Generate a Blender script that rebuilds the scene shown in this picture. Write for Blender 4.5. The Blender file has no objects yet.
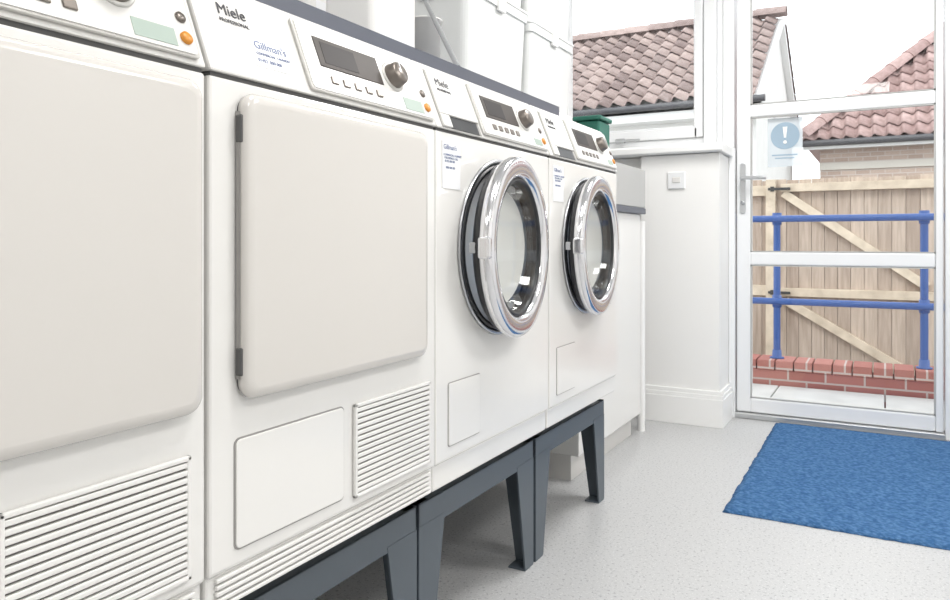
import bpy, bmesh, math, random
from mathutils import Vector, Matrix
random.seed(4)
S = bpy.context.scene
COL = S.collection
try:
    S.view_settings.view_transform = 'Standard'
except Exception:
    pass

# ------------------------------------------------------------------ materials
def newmat(name):
    m = bpy.data.materials.new(name); m.use_nodes = True
    return m, m.node_tree, m.node_tree.nodes['Principled BSDF']

def pbr(name, col, rough=0.5, metal=0.0, coat=0.0, var=0.0, scale=40.0, bump=0.0, spec=0.5):
    m, nt, b = newmat(name)
    b.inputs['Base Color'].default_value = (*col, 1)
    b.inputs['Roughness'].default_value = rough
    b.inputs['Metallic'].default_value = metal
    b.inputs['Specular IOR Level'].default_value = spec
    b.inputs['Coat Weight'].default_value = coat
    b.inputs['Coat Roughness'].default_value = 0.08
    if var > 0 or bump > 0:
        tc = nt.nodes.new('ShaderNodeTexCoord')
        n = nt.nodes.new('ShaderNodeTexNoise'); n.inputs['Scale'].default_value = scale
        n.inputs['Detail'].default_value = 4
        nt.links.new(tc.outputs['Object'], n.inputs['Vector'])
        if var > 0:
            r = nt.nodes.new('ShaderNodeValToRGB')
            r.color_ramp.elements[0].position = 0.3; r.color_ramp.elements[1].position = 0.7
            r.color_ramp.elements[0].color = (*[c*(1-var) for c in col], 1)
            r.color_ramp.elements[1].color = (*[min(1, c*(1+var)) for c in col], 1)
            nt.links.new(n.outputs['Fac'], r.inputs['Fac'])
            nt.links.new(r.outputs['Color'], b.inputs['Base Color'])
        if bump > 0:
            bp = nt.nodes.new('ShaderNodeBump'); bp.inputs['Strength'].default_value = bump
            bp.inputs['Distance'].default_value = 0.01
            nt.links.new(n.outputs['Fac'], bp.inputs['Height'])
            nt.links.new(bp.outputs['Normal'], b.inputs['Normal'])
    return m

def glassmat(name, tint=(1,1,1), refl=0.08, rough=0.0, edge=0.5):
    m = bpy.data.materials.new(name); m.use_nodes = True
    nt = m.node_tree; nt.nodes.clear()
    out = nt.nodes.new('ShaderNodeOutputMaterial')
    mix = nt.nodes.new('ShaderNodeMixShader')
    t = nt.nodes.new('ShaderNodeBsdfTransparent'); t.inputs['Color'].default_value = (*tint, 1)
    g = nt.nodes.new('ShaderNodeBsdfGlossy'); g.inputs['Roughness'].default_value = rough
    lw = nt.nodes.new('ShaderNodeLayerWeight'); lw.inputs['Blend'].default_value = 0.25
    mm = nt.nodes.new('ShaderNodeMath'); mm.operation = 'MULTIPLY_ADD'
    mm.inputs[1].default_value = edge; mm.inputs[2].default_value = refl
    nt.links.new(lw.outputs['Fresnel'], mm.inputs[0])
    nt.links.new(mm.outputs[0], mix.inputs['Fac'])
    nt.links.new(t.outputs[0], mix.inputs[1]); nt.links.new(g.outputs[0], mix.inputs[2])
    nt.links.new(mix.outputs[0], out.inputs['Surface'])
    return m

def emis(name, col, st):
    m, nt, b = newmat(name)
    b.inputs['Emission Color'].default_value = (*col, 1)
    b.inputs['Emission Strength'].default_value = st
    return m

def floor_mat():
    m, nt, b = newmat('speckled_vinyl')
    tc = nt.nodes.new('ShaderNodeTexCoord')
    def ramp(scale, p0, p1, c0, c1, det=2):
        n = nt.nodes.new('ShaderNodeTexNoise'); n.inputs['Scale'].default_value = scale
        n.inputs['Detail'].default_value = det
        nt.links.new(tc.outputs['Object'], n.inputs['Vector'])
        r = nt.nodes.new('ShaderNodeValToRGB')
        r.color_ramp.elements[0].position = p0; r.color_ramp.elements[1].position = p1
        r.color_ramp.elements[0].color = c0; r.color_ramp.elements[1].color = c1
        nt.links.new(n.outputs['Fac'], r.inputs['Fac'])
        return r
    a = ramp(120, .33, .41, (.30,.305,.315,1), (.485,.488,.492,1))
    c = ramp(190, .60, .67, (1,1,1,1), (1.3,1.3,1.28,1))
    mx = nt.nodes.new('ShaderNodeMix'); mx.data_type = 'RGBA'; mx.blend_type = 'MULTIPLY'
    mx.inputs[0].default_value = 1
    nt.links.new(a.outputs['Color'], mx.inputs[6]); nt.links.new(c.outputs['Color'], mx.inputs[7])
    nt.links.new(mx.outputs[2], b.inputs['Base Color'])
    b.inputs['Roughness'].default_value = .33
    return m

def brick_mat(name, c1, c2, mortar, scale=1.0, bw=.22, rh=.075):
    m, nt, b = newmat(name)
    tc = nt.nodes.new('ShaderNodeTexCoord')
    sp = nt.nodes.new('ShaderNodeSeparateXYZ'); cb = nt.nodes.new('ShaderNodeCombineXYZ')
    nt.links.new(tc.outputs['Object'], sp.inputs[0])
    nt.links.new(sp.outputs['X'], cb.inputs['X']); nt.links.new(sp.outputs['Z'], cb.inputs['Y'])
    br = nt.nodes.new('ShaderNodeTexBrick')
    br.inputs['Scale'].default_value = scale
    br.inputs['Brick Width'].default_value = bw; br.inputs['Row Height'].default_value = rh
    br.inputs['Mortar Size'].default_value = .006
    br.inputs['Color1'].default_value = (*c1, 1); br.inputs['Color2'].default_value = (*c2, 1)
    br.inputs['Mortar'].default_value = (*mortar, 1)
    nt.links.new(cb.outputs[0], br.inputs['Vector'])
    nt.links.new(br.outputs['Color'], b.inputs['Base Color'])
    b.inputs['Roughness'].default_value = .9
    return m

def attr_mat(name, c0, c1, rough=.8, grain=None):
    """colour varies per mesh island (tile / plank)"""
    m, nt, b = newmat(name)
    g = nt.nodes.new('ShaderNodeNewGeometry')
    r = nt.nodes.new('ShaderNodeValToRGB')
    r.color_ramp.elements[0].color = (*c0, 1); r.color_ramp.elements[1].color = (*c1, 1)
    nt.links.new(g.outputs['Random Per Island'], r.inputs['Fac'])
    tc = nt.nodes.new('ShaderNodeTexCoord')
    mp = nt.nodes.new('ShaderNodeMapping'); mp.inputs['Scale'].default_value = grain or (4,4,4)
    n = nt.nodes.new('ShaderNodeTexNoise'); n.inputs['Scale'].default_value = 3; n.inputs['Detail'].default_value = 5
    nt.links.new(tc.outputs['Object'], mp.inputs[0]); nt.links.new(mp.outputs[0], n.inputs['Vector'])
    r2 = nt.nodes.new('ShaderNodeValToRGB')
    r2.color_ramp.elements[0].position = .3; r2.color_ramp.elements[1].position = .7
    r2.color_ramp.elements[0].color = (.78,.76,.74,1); r2.color_ramp.elements[1].color = (1.1,1.1,1.1,1)
    nt.links.new(n.outputs['Fac'], r2.inputs['Fac'])
    mx = nt.nodes.new('ShaderNodeMix'); mx.data_type = 'RGBA'; mx.blend_type = 'MULTIPLY'; mx.inputs[0].default_value = 1
    nt.links.new(r.outputs['Color'], mx.inputs[6]); nt.links.new(r2.outputs['Color'], mx.inputs[7])
    nt.links.new(mx.outputs[2], b.inputs['Base Color'])
    b.inputs['Roughness'].default_value = rough
    return m

M = dict(
 wall = pbr('wall_paint', (.87,.865,.85), .7, var=.01, scale=3),
 ceil = pbr('ceiling_paint', (.87,.87,.86), .8, var=.01, scale=3),
 trim = pbr('gloss_trim', (.88,.88,.87), .3),
 upvc = pbr('upvc_white', (.84,.85,.86), .25),
 enamel = pbr('white_enamel', (.82,.812,.79), .2, coat=.35),
 dgrey = pbr('dryer_door_enamel', (.655,.632,.60), .16, coat=.4),
 panel = pbr('control_fascia', (.72,.712,.69), .3),
 bezel = pbr('bezel_silver', (.58,.57,.545), .32, metal=.15),
 seam = pbr('seam_shadow_gap', (.10,.10,.10), .7),
 seaml = pbr('seam_light_gap', (.33,.32,.31), .7),
 ventd = pbr('vent_recess', (.24,.23,.22), .7),
 kick = pbr('kick_plastic', (.72,.705,.68), .45),
 black = pbr('black_rubber', (.018,.019,.022), .35),
 display = pbr('display_glass', (.085,.075,.07), .5, spec=.2),
 screen = pbr('display_screen', (.045,.04,.04), .5, spec=.2),
 knob = pbr('knob_bronze', (.20,.175,.155), .3, metal=.6),
 orange = pbr('orange_button', (.66,.26,.03), .4),
 green = pbr('green_label', (.36,.44,.39), .5),
 chrome = pbr('chrome', (.80,.80,.82), .13, metal=1),
 steel = pbr('brushed_steel', (.50,.51,.53), .28, metal=1),
 drum = pbr('drum_steel', (.30,.34,.41), .3, metal=1, bump=.3, scale=80),
 stand = pbr('stand_paint', (.085,.105,.125), .38),
 slab = pbr('worktop_laminate', (.17,.19,.23), .4, var=.25, scale=60),
 slabedge = pbr('worktop_edge', (.10,.11,.14), .4),
 ink = pbr('ink_dark', (.05,.05,.06), .6),
 inkb = pbr('ink_blue', (.16,.20,.34), .6),
 paper = pbr('paper_label', (.84,.85,.87), .5),
 sinkg = pbr('grey_panel', (.46,.46,.45), .4),
 pole = pbr('pole_grey', (.30,.31,.32), .4),
 plastic = pbr('milky_plastic', (.80,.79,.77), .35),
 tubp = pbr('storage_tub_plastic', (.74,.755,.75), .22),
 greenbox = pbr('green_box_plastic', (.02,.14,.10), .5),
 blue = pbr('blue_rail_paint', (.05,.12,.38), .3),
 alu = pbr('aluminium', (.60,.61,.62), .35, metal=.8),
 paving = pbr('paving_slab', (.60,.59,.575), .85, var=.08, scale=6),
 ground = pbr('yard_tarmac', (.35,.35,.34), .9, var=.15, scale=3),
 render = pbr('white_render', (.80,.80,.79), .9, var=.03, scale=4),
 fascia = pbr('white_fascia', (.82,.82,.82), .5),
 gutter = pbr('black_gutter', (.07,.07,.08), .4),
 coping = pbr('stone_lintel', (.60,.57,.52), .8),
 iron = pbr('black_iron', (.03,.03,.03), .5),
 floor = floor_mat(),
 redbrick = brick_mat('red_brick', (.40,.15,.125), (.49,.21,.18), (.55,.46,.43)),
 tanbrick = brick_mat('tan_brick', (.42,.32,.27), (.52,.41,.35), (.55,.5,.47)),
 tile = attr_mat('clay_pantile', (.245,.185,.178), (.45,.355,.335)),
 tile2 = attr_mat('clay_pantile_red', (.37,.25,.24), (.55,.40,.385)),
 fence = attr_mat('fence_timber', (.40,.32,.265), (.56,.465,.39), grain=(14,14,1.2)),
 rail = attr_mat('rail_timber', (.62,.53,.42), (.70,.61,.49), grain=(3,3,3)),
 glass = glassmat('window_glass', (.97,.985,.98), .02, 0, .35),
 bowl = glassmat('door_bowl_glass', (.40,.46,.55), .12, .02, .6),
 fill_glow = emis('fill_diffuser', (1,.98,.95), 2.5),  # glow of the added, unseen ceiling fill panels
)
m = bpy.data.materials.new('blue_sign_film'); m.use_nodes = True
_b = m.node_tree.nodes['Principled BSDF']; _b.inputs['Base Color'].default_value = (.42,.56,.68,1); _b.inputs['Alpha'].default_value = .55
M['signblue'] = m
m = bpy.data.materials.new('white_sign_film'); m.use_nodes = True
_b = m.node_tree.nodes['Principled BSDF']; _b.inputs['Base Color'].default_value = (.72,.78,.82,1); _b.inputs['Alpha'].default_value = .6
M['signwhite'] = m

def carpet():
    m, nt, b = newmat('blue_carpet')
    tc = nt.nodes.new('ShaderNodeTexCoord')
    v = nt.nodes.new('ShaderNodeTexVoronoi'); v.inputs['Scale'].default_value = 85
    n = nt.nodes.new('ShaderNodeTexNoise'); n.inputs['Scale'].default_value = 60; n.inputs['Detail'].default_value = 6
    nt.links.new(tc.outputs['Object'], v.inputs['Vector']); nt.links.new(tc.outputs['Object'], n.inputs['Vector'])
    r = nt.nodes.new('ShaderNodeValToRGB')
    r.color_ramp.elements[0].position = .3; r.color_ramp.elements[1].position = .72
    r.color_ramp.elements[0].color = (.040,.112,.25,1); r.color_ramp.elements[1].color = (.098,.21,.40,1)
    mm = nt.nodes.new('ShaderNodeMath'); mm.operation = 'MULTIPLY_ADD'
    mm.inputs[1].default_value = -.35; 
    nt.links.new(v.outputs['Distance'], mm.inputs[0]); nt.links.new(n.outputs['Fac'], mm.inputs[2])
    ad = nt.nodes.new('ShaderNodeMath'); ad.operation = 'ADD'; ad.inputs[1].default_value = .13
    nt.links.new(mm.outputs[0], ad.inputs[0])
    nt.links.new(ad.outputs[0], r.inputs['Fac']); nt.links.new(r.outputs['Color'], b.inputs['Base Color'])
    bp = nt.nodes.new('ShaderNodeBump'); bp.inputs['Strength'].default_value = .7; bp.inputs['Distance'].default_value = .008
    bp.invert = True
    nt.links.new(v.outputs['Distance'], bp.inputs['Height']); nt.links.new(bp.outputs['Normal'], b.inputs['Normal'])
    b.inputs['Roughness'].default_value = 1
    b.inputs['Specular IOR Level'].default_value = .1
    return m
M['carpet'] = carpet()

# ------------------------------------------------------------------ mesh helpers
def obj_from_bm(name, bm, mat, parent=None, smooth=False, bevel=0, seg=2, xf=None):
    if xf is not None: bmesh.ops.transform(bm, matrix=xf, verts=bm.verts)
    bmesh.ops.recalc_face_normals(bm, faces=bm.faces)
    me = bpy.data.meshes.new(name); bm.to_mesh(me); bm.free()
    o = bpy.data.objects.new(name, me); COL.objects.link(o)
    if mat: me.materials.append(M[mat])
    if smooth:
        for p in me.polygons: p.use_smooth = True
    if bevel > 0:
        b = o.modifiers.new('b', 'BEVEL'); b.width = bevel; b.segments = seg
        b.limit_method = 'ANGLE'; b.angle_limit = math.radians(40)
        b.harden_normals = False
    if parent: o.parent = parent
    return o

def addbox(bm, lo, hi, xf=None):
    vs = [bm.verts.new((x,y,z)) for x in (lo[0],hi[0]) for y in (lo[1],hi[1]) for z in (lo[2],hi[2])]
    for f in ((0,1,3,2),(4,6,7,5),(0,4,5,1),(2,3,7,6),(0,2,6,4),(1,5,7,3)):
        bm.faces.new([vs[i] for i in f])
    if xf is not None: bmesh.ops.transform(bm, matrix=xf, verts=vs)
    return vs

def box(name, lo, hi, mat, parent=None, bevel=0, xf=None, seg=2):
    bm = bmesh.new(); addbox(bm, lo, hi)
    return obj_from_bm(name, bm, mat, parent, bevel=bevel, xf=xf, seg=seg)

def boxes(name, lst, mat, parent=None, bevel=0, xf=None):
    bm = bmesh.new()
    for it in lst: addbox(bm, it[0], it[1], it[2] if len(it) > 2 else None)
    return obj_from_bm(name, bm, mat, parent, bevel=bevel, xf=xf)

def prism(name, pts, axis, a, b, mat, parent=None, bevel=0, xf=None, smooth=False):
    bm = bmesh.new()
    def P(p, t):
        return {'Y': (p[0], t, p[1]), 'X': (t, p[0], p[1]), 'Z': (p[0], p[1], t)}[axis]
    A = [bm.verts.new(P(p, a)) for p in pts]; B = [bm.verts.new(P(p, b)) for p in pts]
    bm.faces.new(A); bm.faces.new(B[::-1])
    n = len(pts)
    for i in range(n): bm.faces.new([A[i], B[i], B[(i+1)%n], A[(i+1)%n]])
    return obj_from_bm(name, bm, mat, parent, bevel=bevel, xf=xf, smooth=smooth)

def rrect(y0, y1, z0, z1, r, n=6):
    pts = []
    for cx, cy, a0 in ((y1-r, z1-r, 0), (y0+r, z1-r, 90), (y0+r, z0+r, 180), (y1-r, z0+r, 270)):
        for i in range(n+1):
            a = math.radians(a0 + 90*i/n); pts.append((cx+r*math.cos(a), cy+r*math.sin(a)))
    return pts

def lathe(name, prof, mat, parent=None, n=72, center=(0,0,0), axis='X', closed=False, smooth=True, xf=None):
    bm = bmesh.new(); rings = []
    for (x, r) in prof:
        if r < 1e-6:
            p = (x,0,0) if axis=='X' else (0,0,x)
            rings.append([bm.verts.new(Vector(p)+Vector(center))])
        else:
            ring = []
            for i in range(n):
                a = 2*math.pi*i/n
                p = (x, r*math.cos(a), r*math.sin(a)) if axis=='X' else (r*math.cos(a), r*math.sin(a), x)
                ring.append(bm.verts.new(Vector(p)+Vector(center)))
            rings.append(ring)
    seq = list(zip(rings, rings[1:]))
    if closed: seq.append((rings[-1], rings[0]))
    for A, B in seq:
        if len(A) == 1 and len(B) == 1: continue
        for i in range(n):
            j = (i+1) % n
            if len(A) == 1: bm.faces.new([A[0], B[i], B[j]])
            elif len(B) == 1: bm.faces.new([A[i], B[0], A[j]])
            else: bm.faces.new([A[i], B[i], B[j], A[j]])
    return obj_from_bm(name, bm, mat, parent, smooth=smooth, xf=xf)

def tube(name, pts, r, mat, parent=None, res=6):
    cu = bpy.data.curves.new(name, 'CURVE'); cu.dimensions = '3D'
    sp = cu.splines.new('POLY'); sp.points.add(len(pts)-1)
    for i, p in enumerate(pts): sp.points[i].co = (*p, 1)
    cu.bevel_depth = r; cu.bevel_resolution = res; cu.use_fill_caps = True
    o = bpy.data.objects.new(name, cu); COL.objects.link(o); cu.materials.append(M[mat])
    if parent: o.parent = parent
    return o

def text(name, body, size, mtx, mat, parent=None):
    cu = bpy.data.curves.new(name, 'FONT'); cu.body = body; cu.size = size
    cu.extrude = 0.0003
    o = bpy.data.objects.new(name, cu); COL.objects.link(o); cu.materials.append(M[mat])
    if parent: o.parent = parent
    o.matrix_local = mtx
    return o

def empty(name, loc=(0,0,0), parent=None):
    o = bpy.data.objects.new(name, None); COL.objects.link(o); o.location = loc
    o.empty_display_size = .1
    if parent: o.parent = parent
    return o

def mat4(o, X, Y, Z):
    m = Matrix.Identity(4)
    for i, c in enumerate((X, Y, Z)):
        for j in range(3): m[j][i] = c[j]
    for j in range(3): m[j][3] = o[j]
    return m

# ------------------------------------------------------------------ room shell
XL, XR, YB, YF, ZC = -1.65, 2.2, -2.2, 4.05, 2.6
box('floor', (XL-.15, YB-.15, -.1), (XR+.15, YF+.10, 0), 'floor')
box('ceiling', (XL-.15, YB-.15, ZC), (XR+.15, YF+.25, ZC+.1), 'ceil')
box('wall_left', (XL-.15, YB, 0), (XL, YF+.15, ZC), 'wall')
box('wall_right', (XR, YB, 0), (XR+.15, YF+.15, ZC), 'wall')
box('wall_rear', (XL-.15, YB-.15, 0), (XR+.15, YB, ZC), 'wall')
wf = empty('wall_front')
box('header', (XL, 3.90, 2.42), (XR, YF+.15, ZC), 'wall', wf)
box('right_section', (.32, 3.98, 0), (XR, YF+.15, 2.42), 'wall', wf)
box('dwarf_section', (XL, 4.00, 0), (-.705, YF+.15, 1.40), 'wall', wf)
box('dwarf_pier', (-1.09, 3.74, 0), (-.705, 4.00, 1.335), 'wall', wf)
box('dwarf_recess', (XL, 3.80, 0), (-1.09, 4.00, 1.335), 'wall', wf)
prism('trim_sill', [(3.71,1.338),(3.70,1.345),(3.70,1.372),(3.71,1.380),(4.0,1.380),(4.0,1.338)], 'X', XL+.002, -.685, 'trim', bevel=.003)
def skirt(name, lo, hi, face):
    bm = bmesh.new()
    addbox(bm, lo, (hi[0], hi[1], .135))
    x0,y0,x1,y1 = lo[0], lo[1], hi[0], hi[1]
    if face == 'Y': addbox(bm, (x0, y0+.006, .135), (x1, y1, .155)); addbox(bm, (x0, y0+.012, .155), (x1, y1, .175))
    if face == 'X': addbox(bm, (x0, y0, .135), (x1-.006, y1, .155)); addbox(bm, (x0, y0, .155), (x1-.012, y1, .175))
    return obj_from_bm(name, bm, 'trim', bevel=.002)
skirt('baseboard_front', (-1.09, 3.718, 0), (-.683, 3.74, 0), 'Y')
skirt('baseboard_return', (-.705, 3.7405, 0), (-.683, 3.982, 0), 'X')
skirt('baseboard_left', (XL, YB, 0), (XL+.02, 2.60, 0), 'X')

# switch plate
sw = empty('wall_switch')
box('plate', (-.953, 3.730, 1.165), (-.867, 3.7395, 1.25), 'upvc', sw, bevel=.004)
box('rocker', (-.93, 3.726, 1.195), (-.89, 3.731, 1.222), 'kick', sw, bevel=.002)

# ------------------------------------------------------------------ window + door
w1 = empty('window_1')
FY0, FY1 = 4.00, 4.075
def frame(parent, name, x0, x1, z0, z1, y0=FY0, y1=FY1, mat='upvc', bev=.006):
    return box(name, (x0, y0, z0), (x1, y1, z1), mat, parent, bevel=bev)
frame(w1, 'outer_bottom', XL+.002, -.83, 1.402, 1.45)
frame(w1, 'sash_bottom', -1.60, -.862, 1.45, 1.505, 3.985, 4.06)
frame(w1, 'sash_left', -1.645, -1.585, 1.45, 2.40, 3.985, 4.06)
frame(w1, 'sash_right', -.882, -.835, 1.45, 2.40, 3.985, 4.06)
frame(w1, 'sash_top', -1.60, -.862, 2.35, 2.40, 3.985, 4.06)
box('bead', (-1.585, 4.0, 1.505), (-.882, 4.012, 1.515), 'upvc', w1, bevel=.003)
box('pane', (-1.59, 4.03, 1.50), (-.87, 4.036, 2.36), 'glass', w1)
wh = boxes('stay_handle', [((-1.30, 3.962, 1.440),(-1.25, 3.985, 1.466)), ((-1.30, 3.95, 1.446),(-1.16, 3.964, 1.458))], 'alu', w1, bevel=.003)

d1 = empty('door_1')
frame(d1, 'mullion', -.83, -.765, 1.402, 2.415, 3.975, 4.09)
frame(d1, 'mullion_step', -.765, -.735, 1.402, 2.415, 3.995, 4.09)
frame(d1, 'jamb_left', -.735, -.68, 1.382, 2.415, 3.985, 4.09)
frame(d1, 'jamb_left_low', -.704, -.675, 0.0, 1.382, 3.985, 4.09, bev=.002)
frame(d1, 'jamb_right', .240, .318, 0.0, 2.415, 3.985, 4.09)
frame(d1, 'head', -.675, .240, 2.33, 2.415, 3.985, 4.09)
frame(d1, 'stile_left', -.670, -.600, .03, 2.32, 4.01, 4.075, bev=.008)
frame(d1, 'stile_right', .203, .235, .03, 2.32, 4.01, 4.075, bev=.006)
frame(d1, 'rail_bottom', -.604, .203, .03, .105, 4.01, 4.075, bev=.008)
frame(d1, 'rail_mid', -.604, .203, .782, .85, 4.01, 4.075, bev=.008)
frame(d1, 'rail_upper', -.604, .203, 1.536, 1.600, 4.01, 4.075, bev=.008)
frame(d1, 'rail_top', -.604, .203, 2.25, 2.32, 4.01, 4.075, bev=.008)
box('threshold', (-.675, 3.985, .001), (.240, 4.10, .028), 'alu', d1, bevel=.004)
boxes('gaskets', [((-.604,4.012,z0),(-.597,4.03,z1)) for z0,z1 in ((.105,.782),(.85,1.536),(1.600,2.25))] +
      [((.197,4.012,z0),(.203,4.03,z1)) for z0,z1 in ((.105,.782),(.85,1.536),(1.600,2.25))] +
      [((-.604,4.012,z),(.203,4.03,z+.005)) for z in (.105,.85,1.600,.777,1.531)], 'sinkg', d1)
box('pane_low', (-.61, 4.04, .10), (.21, 4.046, .79), 'glass', d1)
box('pane_mid', (-.61, 4.04, .845), (.21, 4.046, 1.55), 'glass', d1)
box('pane_top', (-.61, 4.04, 1.59), (.21, 4.046, 2.26), 'glass', d1)
prism('handle_plate', [(p[0], p[1]) for p in rrect(-.652, -.624, 1.045, 1.305, .013)], 'Y', 4.002, 4.010, 'alu', d1, bevel=.002)
tube('handle_lever', [(-.638, 4.004, 1.225), (-.638, 3.962, 1.225), (-.628, 3.955, 1.225), (-.52, 3.955, 1.222)], .0095, 'alu', d1)
lathe('keyhole', [(0,.010),(.006,.010),(.006,0)], 'steel', d1, n=24, xf=mat4((-.638,4.002,1.10),(0,-1,0),(1,0,0),(0,0,1)))
sg = empty('door_sign', parent=d1)
sg.location = (.012, 0, -.02)
box('film', (-.535, 4.0385, 1.30), (-.372, 4.0395, 1.545), 'signwhite', sg)
def disc_y(name, cx, cz, r, y0, y1, mat, parent, n=48, sx=1):
    return prism(name, [(cx+sx*r*math.cos(2*math.pi*i/n), cz+r*math.sin(2*math.pi*i/n)) for i in range(n)], 'Y', y0, y1, mat, parent)
disc_y('roundel', -.453, 1.455, .068, 4.0370, 4.0380, 'signblue', sg)
prism('exclamation', [(-.464,1.500),(-.442,1.500),(-.448,1.445),(-.458,1.445)], 'Y', 4.0355, 4.0365, 'trim', sg)
disc_y('exclamation_dot', -.453, 1.423, .009, 4.0355, 4.0365, 'trim', sg, 20)
boxes('caption', [((-.515,4.037,1.355),(-.395,4.038,1.362)), ((-.50,4.037,1.34),(-.41,4.038,1.346))], 'signblue', sg)

# ------------------------------------------------------------------ machines
FX = -.82
ZB, ZP, ZT = .382, 1.140, 1.297
W = .593
P0 = Vector((.004, 0, 1.146)); wv = Vector((-.056, 0, .140)); WL = wv.length; wv.normalize()
nv = Vector((0,1,0)).cross(wv)
def pmx(u=0, v=0, h=0):
    o = P0 + Vector((0,u,0)) + wv*v + nv*h
    return mat4(o, (0,1,0), wv, nv)
def pbox(name, u0, u1, v0, v1, h, mat, parent, bevel=0):
    return box(name, (u0, v0, -.002), (u1, v1, h), mat, parent, bevel=bevel, xf=pmx())
def frontmx(y, z, x=.001):
    return mat4((x, y, z), (0,1,0), (0,0,1), (1,0,0))

def common(e, washer, W=W):
    prof = [(0,ZB+.058),(0,ZP),(-.62,ZP),(-.62,ZB),(-.008,ZB),(-.008,ZB+.054)]
    body = prism('body', prof, 'Y', 0, W, 'enamel', e, bevel=.006)
    if washer:
        cut = lathe('cut', [(.1,0),(.1,.185),(-.40,.185),(-.40,0)], None, None, n=72, center=(0, W/2, .893))
        body.modifiers.clear()
        bb = body.modifiers.new('bool', 'BOOLEAN'); bb.object = cut; bb.operation = 'DIFFERENCE'; bb.solver = 'EXACT'
        bv = body.modifiers.new('b', 'BEVEL'); bv.width = .004; bv.segments = 2; bv.limit_method = 'ANGLE'; bv.angle_limit = math.radians(50)
        bpy.context.view_layer.update()
        dg = bpy.context.evaluated_depsgraph_get()
        me = bpy.data.meshes.new_from_object(body.evaluated_get(dg))
        body.modifiers.clear(); body.data = me
        bpy.data.objects.remove(cut)
    box('seam_gap', (-.60, .004, ZP-.001), (-.003, W-.004, ZP+.008), 'seam', e)
    prism('control_fascia', [(.004,1.146),(-.052,1.286),(-.062,1.293),(-.10,1.293),(-.10,1.146)], 'Y', 0, W, 'panel', e, bevel=.004)
    prism('lid', [(-.102,1.146),(-.102,1.297),(-.62,1.297),(-.62,1.146)], 'Y', 0, W, 'enamel', e, bevel=.005)
    prism('bezel', [(p[0],p[1]) for p in rrect(.205, .582, .008, .143, .008)], 'Z', 0, .006, 'bezel', e, bevel=.002, xf=pmx())
    prism('bezel_face', [(p[0],p[1]) for p in rrect(.210, .577, .012, .139, .006)], 'Z', .006, .0075, 'panel', e, xf=pmx())
    pbox('display', .245, .425, .058, .116, .009, 'display', e, .001)
    pbox('display_screen', .260, .352, .066, .108, .0095, 'screen', e)
    boxes('buttons', [((.262+i*.032, .028, .007),(.280+i*.032, .042, .010)) for i in range(5)], 'knob', e, bevel=.002, xf=pmx())
    lathe('knob_collar', [(.0075,.031),(.0095,.031),(.0105,.028),(.0105,.02)], 'bezel', e, n=40, axis='Z', xf=pmx(.466, .084, 0))
    lathe('knob', [(.0105,.0255),(.028,.0225),(.031,.020),(.031,0)], 'knob', e, n=40, axis='Z', xf=pmx(.466, .084, 0))
    pbox('knob_pointer', .4648, .4672, .092, .103, .0318, 'paper', e)
    pbox('green_label', .480, .545, .018, .044, .0082, 'green', e) if not washer else pbox('green_label', .50, .545, .018, .036, .0082, 'green', e)
    lathe('start_button', [(.006,.0095),(.011,.009),(.012,0)], 'orange', e, n=24, axis='Z', xf=pmx(.562, .034, 0))
    lathe('stop_button', [(.006,.0085),(.010,.008),(.011,0)], 'knob', e, n=24, axis='Z', xf=pmx(.562, .066, 0))
    text('maker_mark', 'Miele', .026, pmx(.045, .104, .001), 'ink', e)
    text('maker_line', 'PROFESSIONAL', .0085, pmx(.045, .091, .001), 'ink', e)
    for i, (fx, fy) in enumerate(((-.09,.06),(-.09,W-.06),(-.56,.06),(-.56,W-.06))):
        lathe('foot_%d' % (i+1), [(.3505,.0),(.3505,.020),(.358,.020),(.362,.012),(ZB+.002,.012)], 'black', e, n=20, axis='Z', center=(fx,fy,0))

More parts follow.
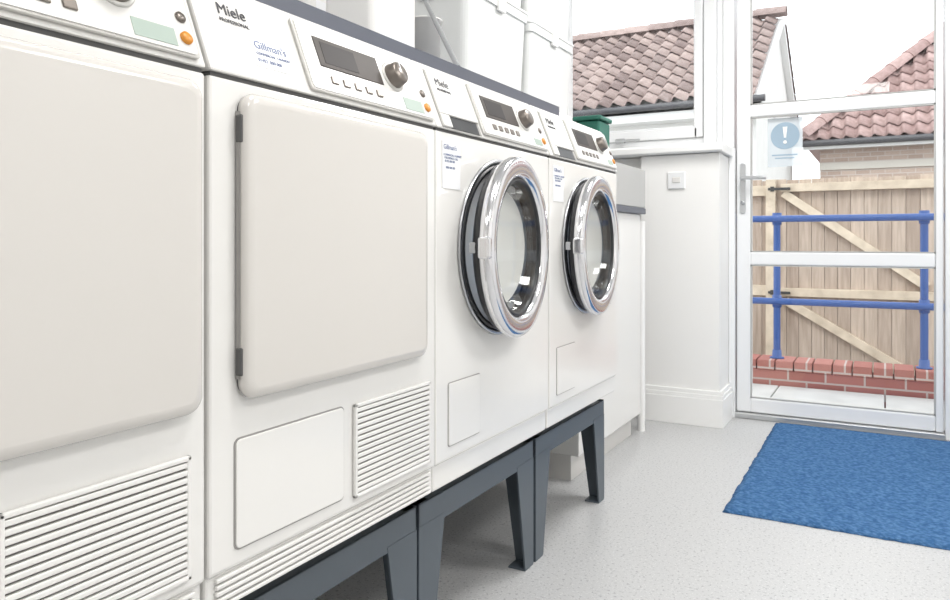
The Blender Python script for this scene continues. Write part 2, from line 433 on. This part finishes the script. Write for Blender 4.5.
def dryer(y0, W=W, dy0=.046, dy1=.556):
    e = empty('tumble_dryer', (FX, y0, 0)); common(e, False, W)
    prism('door_seal', rrect(dy0+.003, dy1-.003, .683, 1.119, .022), 'X', -.001, .005, 'seam', e)
    bm = bmesh.new()
    prof = [(.005, .001), (.014, .0), (.019, .0025), (.022, .007), (.0235, .016)]
    rings = []
    for x, ins in prof:
        rings.append([bm.verts.new((x, p[0], p[1])) for p in rrect(dy0+ins, dy1-ins, .679+ins, 1.123-ins, max(.004, .024-ins*.6), 8)])
    for A, B in zip(rings, rings[1:]):
        n = len(A)
        for i in range(n): bm.faces.new([A[i], A[(i+1)%n], B[(i+1)%n], B[i]])
    bm.faces.new(rings[-1]); bm.faces.new(rings[0][::-1])
    d = obj_from_bm('door', bm, 'dgrey', e, smooth=False)
    for p in d.data.polygons: p.use_smooth = len(p.vertices) == 4
    boxes('door_hinges', [((.003,dy0-.003,1.050),(.015,dy0+.002,1.090)), ((.003,dy0-.003,.715),(.015,dy0+.002,.755))], 'seam', e, bevel=.002)
    box('door_edge_strip', (.002, dy0-.0015, .71), (.010, dy0+.0015, 1.095), 'seaml', e)
    prism('flap_gap', rrect(.044, .292, .462, .624, .010), 'X', -.001, .0012, 'seaml', e)
    prism('flap', rrect(.0462, .2898, .4642, .6218, .009), 'X', .0, .004, 'enamel', e, bevel=.002)
    prism('vent_back', rrect(.318, .562, .458, .620, .010), 'X', -.001, .002, 'ventd', e)
    fr = [((.001,.316,.456),(.008,.323,.622)), ((.001,.557,.456),(.008,.564,.622)),
          ((.001,.316,.615),(.008,.564,.622)), ((.001,.316,.456),(.008,.564,.463))]
    boxes('vent_frame', fr, 'enamel', e, bevel=.002)
    sl = []
    n = 15
    for i in range(n):
        z = .4635 + (i+.5)*(.1515/n)
        sl.append(((.001, .322, z-.0036), (.0075, .558, z+.0036)))
    boxes('vent_slats', sl, 'enamel', e, bevel=.0015)
    boxes('kick_ribs', [((-.008,.015,ZB+.006+i*.0095),(-.001,W-.015,ZB+.0120+i*.0095)) for i in range(5)], 'enamel', e, bevel=.0015)
    pbox('sticker', .096, .192, .028, .080, .0008, 'paper', e)
    text('sticker_name', "Gillman's", .019, pmx(.102, .060, .0012), 'inkb', e)
    text('sticker_line', "COMMERCIAL  LAUNDRY", .0065, pmx(.102, .049, .0012), 'inkb', e)
    text('sticker_phone', "01452  000 000", .008, pmx(.102, .037, .0012), 'inkb', e)
    return e

def washer(y0, ang):
    e = empty('washing_machine', (FX, y0, 0)); common(e, True)
    cy, cz = W/2, .893
    pbox('drawer_gap', .022, .196, .004, .140, .0012, 'seaml', e)
    pbox('drawer_front', .0235, .1945, .034, .1385, .006, 'panel', e, .002)
    pbox('drawer_grip_recess', .060, .185, .004, .036, .002, 'black', e)
    pbox('drawer_lip', .0235, .060, .004, .034, .006, 'panel', e, .002)
    text('maker_mark_drawer', 'Miele', .026, pmx(.045, .104, .0065), 'ink', e)
    text('maker_line_drawer', 'PROFESSIONAL', .0085, pmx(.045, .091, .0065), 'ink', e)
    lathe('tub_ring', [(-.004,.186),(.004,.212),(.008,.210),(.009,.203),(.004,.197),(-.002,.190),(-.012,.186)], 'steel', e, center=(0,cy,cz))
    lathe('tub_gasket', [(.003,.200),(.010,.196),(.010,.190),(.002,.185),(-.015,.182),(-.03,.172),(-.04,.176),(-.05,.170),(-.065,.158),(-.08,.160),(-.09,.175)], 'black', e, center=(0,cy,cz))
    lathe('drum', [(-.085,.162),(-.088,.178),(-.37,.178),(-.38,.05),(-.36,0)], 'drum', e, center=(0,cy,cz))
    bm = bmesh.new()
    for k in range(3):
        a = math.radians(30+120*k)
        xf = Matrix.Translation((0,cy,cz)) @ Matrix.Rotation(a, 4, 'X')
        addbox(bm, (-.34, -.018, -.177), (-.12, .018, -.135), xf)
    obj_from_bm('drum_paddles', bm, 'drum', e, bevel=.01)
    R = .216
    h = empty('door', (.006, cy+R-.006, cz), e); h.rotation_euler = (0,0,math.radians(ang))
    c = (0, -R, 0)
    lathe('door_chrome_ring', [(.004,.206),(.008,.212),(.016,.2155),(.026,.2150),(.032,.211),(.0345,.204),(.0350,.190),(.0345,.176),(.030,.168),(.016,.163),(.008,.165)], 'chrome', h, center=c, closed=True, n=96)
    lathe('door_back_ring', [(.009,.208),(-.006,.204),(-.016,.192),(-.020,.178),(-.020,.166),(-.008,.158),(.010,.157)], 'black', h, center=c, n=96)
    lathe('door_inner_lip', [(.016,.166),(.026,.164),(.027,.159),(.020,.155),(.008,.152),(-.004,.153),(-.008,.158)], 'black', h, center=c, n=96)
    lathe('door_glass', [(.020,.156),(.012,.153),(-.010,.148),(-.040,.136),(-.062,.118),(-.074,.090),(-.080,.050),(-.081,0)], 'bowl', h, center=c, n=96)
    lathe('door_front_pane', [(.022,.158),(.0225,.120),(.0235,.060),(.024,0)], 'glass', h, center=c, n=96)
    box('door_handle', (.006, -2*R-.004, -.024), (.035, -2*R+.014, .024), 'chrome', h, bevel=.006, seg=4)
    boxes('door_latch', [((-.02,-2*R+.012,-.012),(.004,-2*R+.03,.012))], 'steel', h, bevel=.002)
    boxes('door_hinge', [((-.006,-.022,-.055),(.014,.014,-.028)), ((-.006,-.022,.028),(.014,.014,.055))], 'chrome', h, bevel=.004)
    prism('flap_gap', rrect(.048, .192, .466, .604, .006), 'X', -.001, .001, 'seaml', e)
    prism('flap', rrect(.050, .190, .468, .602, .005), 'X', .0, .003, 'enamel', e, bevel=.001)
    box('sticker', (.0005, .024, 1.020), (.0012, .100, 1.122), 'paper', e)
    text('sticker_name', "Gillman's", .0150, frontmx(.029, 1.104, .0014), 'inkb', e)
    text('sticker_lines', "COMMERCIAL LAUNDRY\n  FOR SERVICE CALL\n   01452 000 000\n\n     0800 000 000", .0068, frontmx(.029, 1.090, .0014), 'inkb', e)
    return e

Y0 = [.1265, .7265, 1.3205, 1.9215]
dryer(Y0[0], dy1=.574); dryer(Y0[1], W=.592, dy0=.047, dy1=.534); washer(Y0[2], 6.0); washer(Y0[3], 3.6)
dryer(Y0[0]-.601)

def stand(y0):
    e = empty('machine_stand', (FX, y0, 0))
    a, b, xf, xb, zt = .004, W-.004, -.045, -.60, .35
    boxes('top_frame', [((xf-.004,a,zt-.062),(xf,b,zt)), ((xb,a,zt-.062),(xb+.004,b,zt)),
                        ((xb,a,zt-.062),(xf,a+.004,zt)), ((xb,b-.004,zt-.062),(xf,b,zt)),
                        ((xf-.04,a,zt-.004),(xf,b,zt)), ((xb,a,zt-.004),(xb+.04,b,zt)),
                        ((xb,a,zt-.004),(xf,a+.04,zt)), ((xb,b-.04,zt-.004),(xf,b,zt))], 'stand', e, bevel=.0012)
    k = 0
    for (yc, sy) in ((a, 1), (b, -1)):
        for (xc, sx) in ((xf, -1), (xb, 1)):
            k += 1
            bm = bmesh.new()
            wt, wb, t = .105, .052, .005
            def quad(pts, d):
                A = [bm.verts.new(p) for p in pts]; B = [bm.verts.new(Vector(p)+Vector(d)) for p in pts]
                bm.faces.new(A); bm.faces.new(B[::-1])
                for i in range(4): bm.faces.new([A[i],B[i],B[(i+1)%4],A[(i+1)%4]])
            z1 = zt-.05
            quad([(xc-sx*.001,yc,z1),(xc-sx*.001,yc+sy*wt,z1),(xc-sx*.001,yc+sy*wb,.004),(xc-sx*.001,yc,.004)], (sx*t,0,0))
            quad([(xc,yc-sy*.001,z1),(xc+sx*wt*.9,yc-sy*.001,z1),(xc+sx*wb,yc-sy*.001,.004),(xc,yc-sy*.001,.004)], (0,sy*t,0))
            addbox(bm, (min(xc,xc+sx*wb), min(yc,yc+sy*wb), 0), (max(xc,xc+sx*wb), max(yc,yc+sy*wb), .005))
            obj_from_bm('leg_%d' % k, bm, 'stand', e)
for y in Y0: stand(y)
stand(Y0[0]-.601)

# ------------------------------------------------------------------ worktop over the machines
wt_ = empty('worktop')
box('slab', (XL+.002, -.60, 1.300), (FX-.088, 2.20, 1.332), 'slab', wt_, bevel=.002)
box('edge_strip', (FX-.088, -.60, 1.2995), (FX-.086, 2.20, 1.3325), 'slabedge', wt_)

# ------------------------------------------------------------------ sink unit beyond machines
sk = empty('utility_sink')
box('cabinet', (XL+.002, 2.62, .10), (-1.00, 3.42, 1.03), 'enamel', sk, bevel=.004)
box('plinth', (XL+.002, 2.64, 0), (-1.04, 3.40, .10), 'kick', sk)
box('counter', (XL+.002, 2.60, 1.03), (-.98, 3.44, 1.058), 'slabedge', sk, bevel=.004)
boxes('basin_walls', [((-.995,2.62,1.058),(-.980,3.43,1.235)), ((-1.62,2.62,1.058),(-1.605,3.43,1.235)),
                      ((-1.605,2.62,1.058),(-.995,2.635,1.235)), ((-1.605,3.415,1.058),(-.995,3.43,1.235))], 'sinkg', sk, bevel=.004)
boxes('basin_divider', [((-1.605,2.635,1.205),(-.995,3.16,1.218)), ((-1.605,3.15,1.058),(-.995,3.16,1.205))], 'sinkg', sk)
tube('tap', [(-1.5,3.28,1.058),(-1.5,3.28,1.30),(-1.47,3.28,1.33),(-1.40,3.28,1.34),(-1.35,3.28,1.33),(-1.335,3.28,1.28)], .011, 'chrome', sk)
tube('waste_pipe', [(-1.02, 3.50, 0), (-1.02, 3.50, 1.0)], .018, 'trim', None)

gb = empty('storage_box')
box('tub', (-1.15, 2.96, 1.2185), (-1.04, 3.10, 1.41), 'greenbox', gb, bevel=.01)
box('lid', (-1.158, 2.952, 1.411), (-1.032, 3.108, 1.430), 'greenbox', gb, bevel=.006)

# ------------------------------------------------------------------ things on the worktop
def jerry(x, y, z, wy, dx, h):
    e = empty('detergent_canister', (x, y, z))
    bm = bmesh.new()
    prof = [(0, .006), (.012, 0), (h*.78, 0), (h*.86, .012), (h*.90, .03)]
    rings = []
    for zz, ins in prof:
        rings.append([bm.verts.new((p[0], p[1], zz)) for p in rrect(-dx/2+ins, dx/2-ins, -wy/2+ins, wy/2-ins, .022)])
    for A, B in zip(rings, rings[1:]):
        n = len(A)
        for i in range(n): bm.faces.new([A[i], A[(i+1)%n], B[(i+1)%n], B[i]])
    bm.faces.new(rings[0][::-1]); bm.faces.new(rings[-1])
    obj_from_bm('bottle', bm, 'plastic', e)
    tube('grip', [(0,-wy*.34,h*.88),(0,-wy*.32,h),(0,wy*.05,h),(0,wy*.10,h*.88)], .011, 'plastic', e)
    lathe('cap', [(h*.88,.022),(h*.98,.022),(h*.99,.018),(h*.99,0)], 'paper', e, n=32, axis='Z', center=(0, wy*.30, 0))
    box('label', (dx/2, -wy*.36, h*.18), (dx/2+.001, wy*.36, h*.66), 'paper', e)
    return e
jerry(-1.18, 1.58, 1.3325, .20, .16, .32)
jerry(-1.42, 1.62, 1.3325, .20, .16, .34)

def jug(x, y, z, r, h):
    e = empty('measuring_jug', (x, y, z))
    lathe('cup', [(0,0),(0,r*.78),(h,r),(h,r*1.05),(h-.004,r*1.05),(h-.004,r*.96),(.004,r*.74),(.004,0)], 'plastic', e, n=40, axis='Z')
    tube('grip', [(0,r*.92,h*.82),(0,r*1.5,h*.80),(0,r*1.55,h*.35),(0,r*.84,h*.28)], .006, 'plastic', e)
jug(-1.22, 1.90, 1.3325, .052, .24)
tube('cleaning_pole', [(-.94, 1.62, 1.343), (-1.64, 2.33, 2.07)], .007, 'pole')

# stacked storage tubs with lids
def tub(x0, x1, y0, y1, z, h):
    e = empty('storage_tub', ((x0+x1)/2, (y0+y1)/2, z))
    dx, dy = (x1-x0)/2, (y1-y0)/2
    bm = bmesh.new(); rings = []
    for zz, ins in ((0,.022),(.006,.016),(h-.045,.004),(h-.045,-.003),(h-.012,-.004)):
        rings.append([bm.verts.new((p[0], p[1], zz)) for p in rrect(-dx+ins, dx-ins, -dy+ins, dy-ins, .035)])
    for A, B in zip(rings, rings[1:]):
        n = len(A)
        for i in range(n): bm.faces.new([A[i], A[(i+1)%n], B[(i+1)%n], B[i]])
    bm.faces.new(rings[0][::-1]); bm.faces.new(rings[-1])
    obj_from_bm('tub', bm, 'tubp', e)
    prism('lid', rrect(-dx-.008, dx+.008, -dy-.008, dy+.008, .038), 'Z', h-.011, h, 'trim', e, bevel=.004)
    boxes('clips', [((dx-.002,-.03,h-.06),(dx+.011,.03,h-.004)), ((-.03,-dy-.011,h-.06),(.03,-dy+.002,h-.004))], 'trim', e, bevel=.003)
sh = empty('wall_shelf')
box('board', (XL+.001, 2.24, 1.455), (-1.26, 3.40, 1.475), 'trim', sh, bevel=.003)
for i, yy in enumerate((2.40, 3.12)):
    prism('bracket_%d' % i, [(XL+.001,1.454),(-1.32,1.454),(-1.32,1.444),(XL+.013,1.31),(XL+.001,1.31)], 'Y', yy-.01, yy+.01, 'trim', sh)
tub(-1.62, -1.28, 2.27, 2.78, 1.4755, .36)
tub(-1.62, -1.28, 2.27, 2.78, 1.837, .36)
tub(-1.62, -1.30, 2.85, 3.34, 1.4755, .36)
tub(-1.62, -1.30, 2.85, 3.34, 1.837, .36)

# ------------------------------------------------------------------ mat
bm = bmesh.new()
nx, ny = 60, 60
mx0, mx1, my0, my1 = -.474, .95, 2.58, 3.955
grid = [[bm.verts.new((mx0+(mx1-mx0)*i/nx + (random.uniform(-.003,.003) if i in (0,nx) else 0),
                       my0+(my1-my0)*j/ny + (random.uniform(-.003,.003) if j in (0,ny) else 0),
                       (.004 if (i in (0,nx) or j in (0,ny)) else .012+random.uniform(-.0003,.0003)))) for j in range(ny+1)] for i in range(nx+1)]
for i in range(nx):
    for j in range(ny): bm.faces.new([grid[i][j], grid[i+1][j], grid[i+1][j+1], grid[i][j+1]])
ed = [e for e in bm.edges if e.is_boundary]
r = bmesh.ops.extrude_edge_only(bm, edges=ed)
for v in [g for g in r['geom'] if isinstance(g, bmesh.types.BMVert)]: v.co.z = .0005
obj_from_bm('door_mat', bm, 'carpet', None, smooth=True)

# ------------------------------------------------------------------ ceiling fill lights: out of view, fixtures invented to brighten the room
for (x, y, en) in ((-.25, -1.1, 11), (-.25, 1.0, 18), (-.25, 2.9, 24), (1.2, 0.0, 18), (1.2, 2.2, 26)):
    e = empty('ceiling_fill', (x, y, 0))
    box('fill_housing', (-.31,-.31, ZC-.03), (.31,.31, ZC-.0005), 'trim', e, bevel=.004)
    box('fill_panel', (-.29,-.29, ZC-.034), (.29,.29, ZC-.0302), 'fill_glow', e)
    L = bpy.data.lights.new('fill_light', 'AREA'); L.shape = 'SQUARE'; L.size = .58; L.energy = en; L.color = (1,.985,.965)
    lo = bpy.data.objects.new('fill_light', L); COL.objects.link(lo); lo.location = (0,0,ZC-.04); lo.parent = e

# ------------------------------------------------------------------ exterior
box('ground', (-30, YF+.16, -.55), (30, 45, -.40), 'ground')
pv = []
for i in range(-8, 12):
    for j in range(2):
        pv.append(((i*.6+.004, 4.21+j*.48, -.40), (i*.6+.596, 4.21+j*.48+.476, -.03)))
boxes('patio_paving', pv, 'paving', None, bevel=.004)
gw = empty('garden_wall')
box('brickwork', (-4, 5.20, -.40), (6, 5.42, .06), 'redbrick', gw)
boxes('coping_bricks', [((-4+i*.1125, 5.19, .062), (-4+i*.1125+.104, 5.43, .125)) for i in range(88)], 'redbrick', gw, bevel=.004)
hr = empty('blue_handrail')
for k, x in enumerate((-1.47, -.63, .21, 1.05)):
    tube('post_%d' % k, [(x, 5.31, .125), (x, 5.31, 1.07)], .022, 'blue', hr, 8)
    lathe('base_%d' % k, [(.1255,0),(.1255,.045),(.133,.045),(.137,.030),(.18,.028),(.18,0)], 'blue', hr, n=32, axis='Z', center=(x,5.31,0))
    for zz in (1.05, .505):
        lathe('clamp_%d_%d' % (k, int(zz*100)), [(zz-.04,0),(zz-.04,.029),(zz+.04,.029),(zz+.04,0)], 'blue', hr, n=32, axis='Z', center=(x,5.31,0))
for i, zz in enumerate((1.05, .505)):
    tube('rail_%d' % i, [(-2.6, 5.28, zz), (3, 5.28, zz)], .022, 'blue', hr, 8)

fn = empty('timber_fence')
pl = []
x = -5.0
while x < 6:
    w = .098; h = 1.44+random.uniform(-.006,.006)
    pl.append(((x, 7.05+random.uniform(-.003,.003), -.40), (x+w, 7.07, h))); x += w+.003
boxes('planks', pl, 'fence', fn, bevel=.002)
box('backing', (-5, 7.0705, -.40), (6, 7.078, 1.38), 'fence', fn)
R_ = [((-5, 7.0, 1.30), (-.92, 7.05, 1.39)), ((-5, 7.0, .42), (-.92, 7.05, .51)),
      ((-.80, 6.99, 1.33), (2.2, 7.05, 1.40)), ((-.80, 6.99, .42), (2.2, 7.05, .49)), ((-.80, 6.99, -.32), (2.2, 7.05, -.25)),
      ((-.92, 6.97, -.40), (-.84, 7.05, 1.44)), ((2.2, 6.97, -.40), (2.3, 7.05, 1.50))]
def diag(x0, z0, x1, z1, w=.07):
    L_ = math.hypot(x1-x0, z1-z0); a = -math.atan2(z1-z0, x1-x0)
    return ((0,-.05,-w/2), (L_,0,w/2), Matrix.Translation((x0,7.048,z0)) @ Matrix.Rotation(a,4,'Y'))
R_ += [diag(-.78,1.32,.30,.53), diag(-.76,.38,.30,-.25)]
boxes('rails', R_, 'rail', fn, bevel=.003)
boxes('hinges', [((-.90,6.965,z),( -.72,6.985,z+.022)) for z in (1.345,.44)] + [((-.88,6.955,z-.01),(-.85,6.985,z+.032)) for z in (1.345,.44)], 'iron', fn, bevel=.002)

def roof(name, org, u, v, n, Lu, Lv, mat, parent, uw=.21, ch=.30, clip=None):
    bm = bmesh.new()
    org, u, v, n = Vector(org), Vector(u).normalized(), Vector(v).normalized(), Vector(n).normalized()
    nc, nr, K = int(Lu/uw), int(math.ceil(Lv/ch)), 8
    def prof(t):
        return .035*math.sin(2*math.pi*t) + .012*math.sin(4*math.pi*t)
    for r_ in range(nr):
        for c_ in range(nc):
            uc, vc = (c_+.5)*uw, (r_+.5)*ch
            if clip and not clip(uc, vc): continue
            jz = random.uniform(-.004,.004)
            rows = []
            for (vv, lift) in ((r_*ch-.02, .030), (r_*ch-.02, .052), ((r_+1)*ch, .012)):
                rows.append([bm.verts.new(org+u*((c_+k/K)*uw)+v*vv+n*(prof(k/K)+lift+jz)) for k in range(K+1)])
            for A, B in zip(rows, rows[1:]):
                for k in range(K): bm.faces.new([A[k],A[k+1],B[k+1],B[k]])
    o = obj_from_bm(name, bm, mat, parent, smooth=True)
    return o
def ridge(name, p0, p1, r, mat, parent):
    p0, p1 = Vector(p0), Vector(p1); d = p1-p0; L_ = d.length; d.normalize()
    s = d.cross(Vector((0,0,1))).normalized(); up = s.cross(d)
    bm = bmesh.new(); n = max(1, int(L_/.42))
    for i in range(n):
        a, b = p0+d*(L_*i/n), p0+d*(L_*(i+1)/n+.02)
        A = [bm.verts.new(a+s*(r*1.08*math.cos(t))+up*(r*1.08*math.sin(t))) for t in [math.pi*k/10 for k in range(11)]]
        B = [bm.verts.new(b+s*(r*.95*math.cos(t))+up*(r*.95*math.sin(t))) for t in [math.pi*k/10 for k in range(11)]]
        for k in range(10): bm.faces.new([A[k],A[k+1],B[k+1],B[k]])
        bm.faces.new(A)
    return obj_from_bm(name, bm, mat, parent, smooth=False)

h1 = empty('neighbouring_house')
ex, rx0 = -1.36, -9.0
eY, eZ, rY, rZ = 10.0, 2.76, 12.5, 4.40
box('walls', (rx0+.2, eY+.30, -.40), (ex-.12, 2*rY-eY-.3, eZ+.02), 'render', h1)
prism('gable', [(eY+.30,eZ),(2*rY-eY-.30,eZ),(rY,rZ-.12)], 'X', ex-.30, ex-.12, 'render', h1)
sl = Vector((0, rY-eY, rZ-eZ)); Lsl = sl.length
# two roof boards (front and back slope)
prism('roof_boards', [(eY,eZ-.03),(rY,rZ-.03),(2*rY-eY,eZ-.03),(2*rY-eY,eZ-.13),(rY,rZ-.13),(eY,eZ-.13)], 'X', rx0, ex-.02, 'fascia', h1)
roof('roof_front', (rx0,eY,eZ), (1,0,0), sl, (0,-sl.z,sl.y), ex-rx0, Lsl, 'tile', h1)
roof('roof_back', (ex,2*rY-eY,eZ), (-1,0,0), (0,-sl.y,sl.z), (0,sl.z,sl.y), ex-rx0, Lsl-.25, 'tile', h1, uw=.3, ch=.4)
ridge('ridge_tiles', (rx0,rY,rZ+.03), (ex,rY,rZ+.03), .13, 'tile', h1)
box('fascia', (rx0, eY-.0, eZ-.24), (ex, eY+.03, eZ-.02), 'fascia', h1)
box('soffit', (rx0, eY+.03, eZ-.24), (ex, eY+.30, eZ-.22), 'fascia', h1)
tube('gutter', [(rx0, eY-.05, eZ-.06), (ex+.04, eY-.05, eZ-.06)], .045, 'gutter', h1)

h2 = empty('brick_outbuilding')
bx, bY, bZ, k = -1.24, 14.0, 2.62, .95
T = 3.2
box('walls', (bx+.25, bY+.25, -.40), (9.0, bY+2*T-.25, bZ), 'tanbrick', h2)
sl2 = Vector((0, 1, k)).normalized()
LT = T*math.sqrt(1+k*k); f_ = 1/math.sqrt(1+k*k)
roof('roof_front', (bx,bY,bZ), (1,0,0), sl2, (0,-k,1), 10.2, LT, 'tile2', h2, clip=lambda u_, v_: u_ > v_*f_-.05)
roof('roof_side', (bx,bY+2*T,bZ), (0,-1,0), (1,0,k), (-k,0,1), 2*T, LT, 'tile2', h2, clip=lambda u_, v_: u_ > v_*f_ and u_ < 2*T-v_*f_)
bm = bmesh.new()
vs = [bm.verts.new(p) for p in ((bx,bY,bZ-.04),(9,bY,bZ-.04),(9,bY+2*T,bZ-.04),(bx,bY+2*T,bZ-.04),(bx+T,bY+T,bZ+k*T-.04),(9,bY+T,bZ+k*T-.04))]
for f in ((0,1,5,4),(2,3,4,5),(3,0,4),(0,3,2,1),(1,2,5)): bm.faces.new([vs[i] for i in f])
obj_from_bm('roof_core', bm, 'tile2', h2)
ridge('hip_tiles', (bx,bY,bZ+.06), (bx+T,bY+T,bZ+k*T+.06), .13, 'tile2', h2)
ridge('ridge_tiles', (bx+T,bY+T,bZ+k*T+.05), (9,bY+T,bZ+k*T+.05), .13, 'tile2', h2)
box('fascia', (bx, bY, bZ-.16), (9, bY+.03, bZ-.04), 'fascia', h2)
tube('gutter', [(bx-.03, bY-.05, bZ-.06), (9, bY-.05, bZ-.06)], .055, 'gutter', h2)
box('stone_band', (bx+.24, bY+.22, bZ-.50), (9, bY+.25, bZ-.38), 'coping', h2)

# ------------------------------------------------------------------ light / world
wd = bpy.data.worlds.new('overcast_sky'); S.world = wd; wd.use_nodes = True
bg = wd.node_tree.nodes['Background']; bg.inputs['Color'].default_value = (.95,.97,1,1); bg.inputs['Strength'].default_value = 2.2
sun = bpy.data.lights.new('sun', 'SUN'); sun.energy = 1.1; sun.angle = math.radians(15); sun.color = (1,.96,.9)
so = bpy.data.objects.new('sun', sun); COL.objects.link(so); so.rotation_euler = (math.radians(40), math.radians(-12), 0); so.location = (0,-5,10)

# ------------------------------------------------------------------ camera
cam = bpy.data.cameras.new('camera'); co = bpy.data.objects.new('camera', cam); COL.objects.link(co)
cam.sensor_width = 36; cam.sensor_fit = 'HORIZONTAL'; cam.lens = 745/950*36
cam.shift_y = -(300-240)/950
cam.clip_start = .02; cam.clip_end = 200
co.location = (0, 0, .91)
co.rotation_euler = (math.radians(90), 0, math.radians(28.83))
S.camera = co
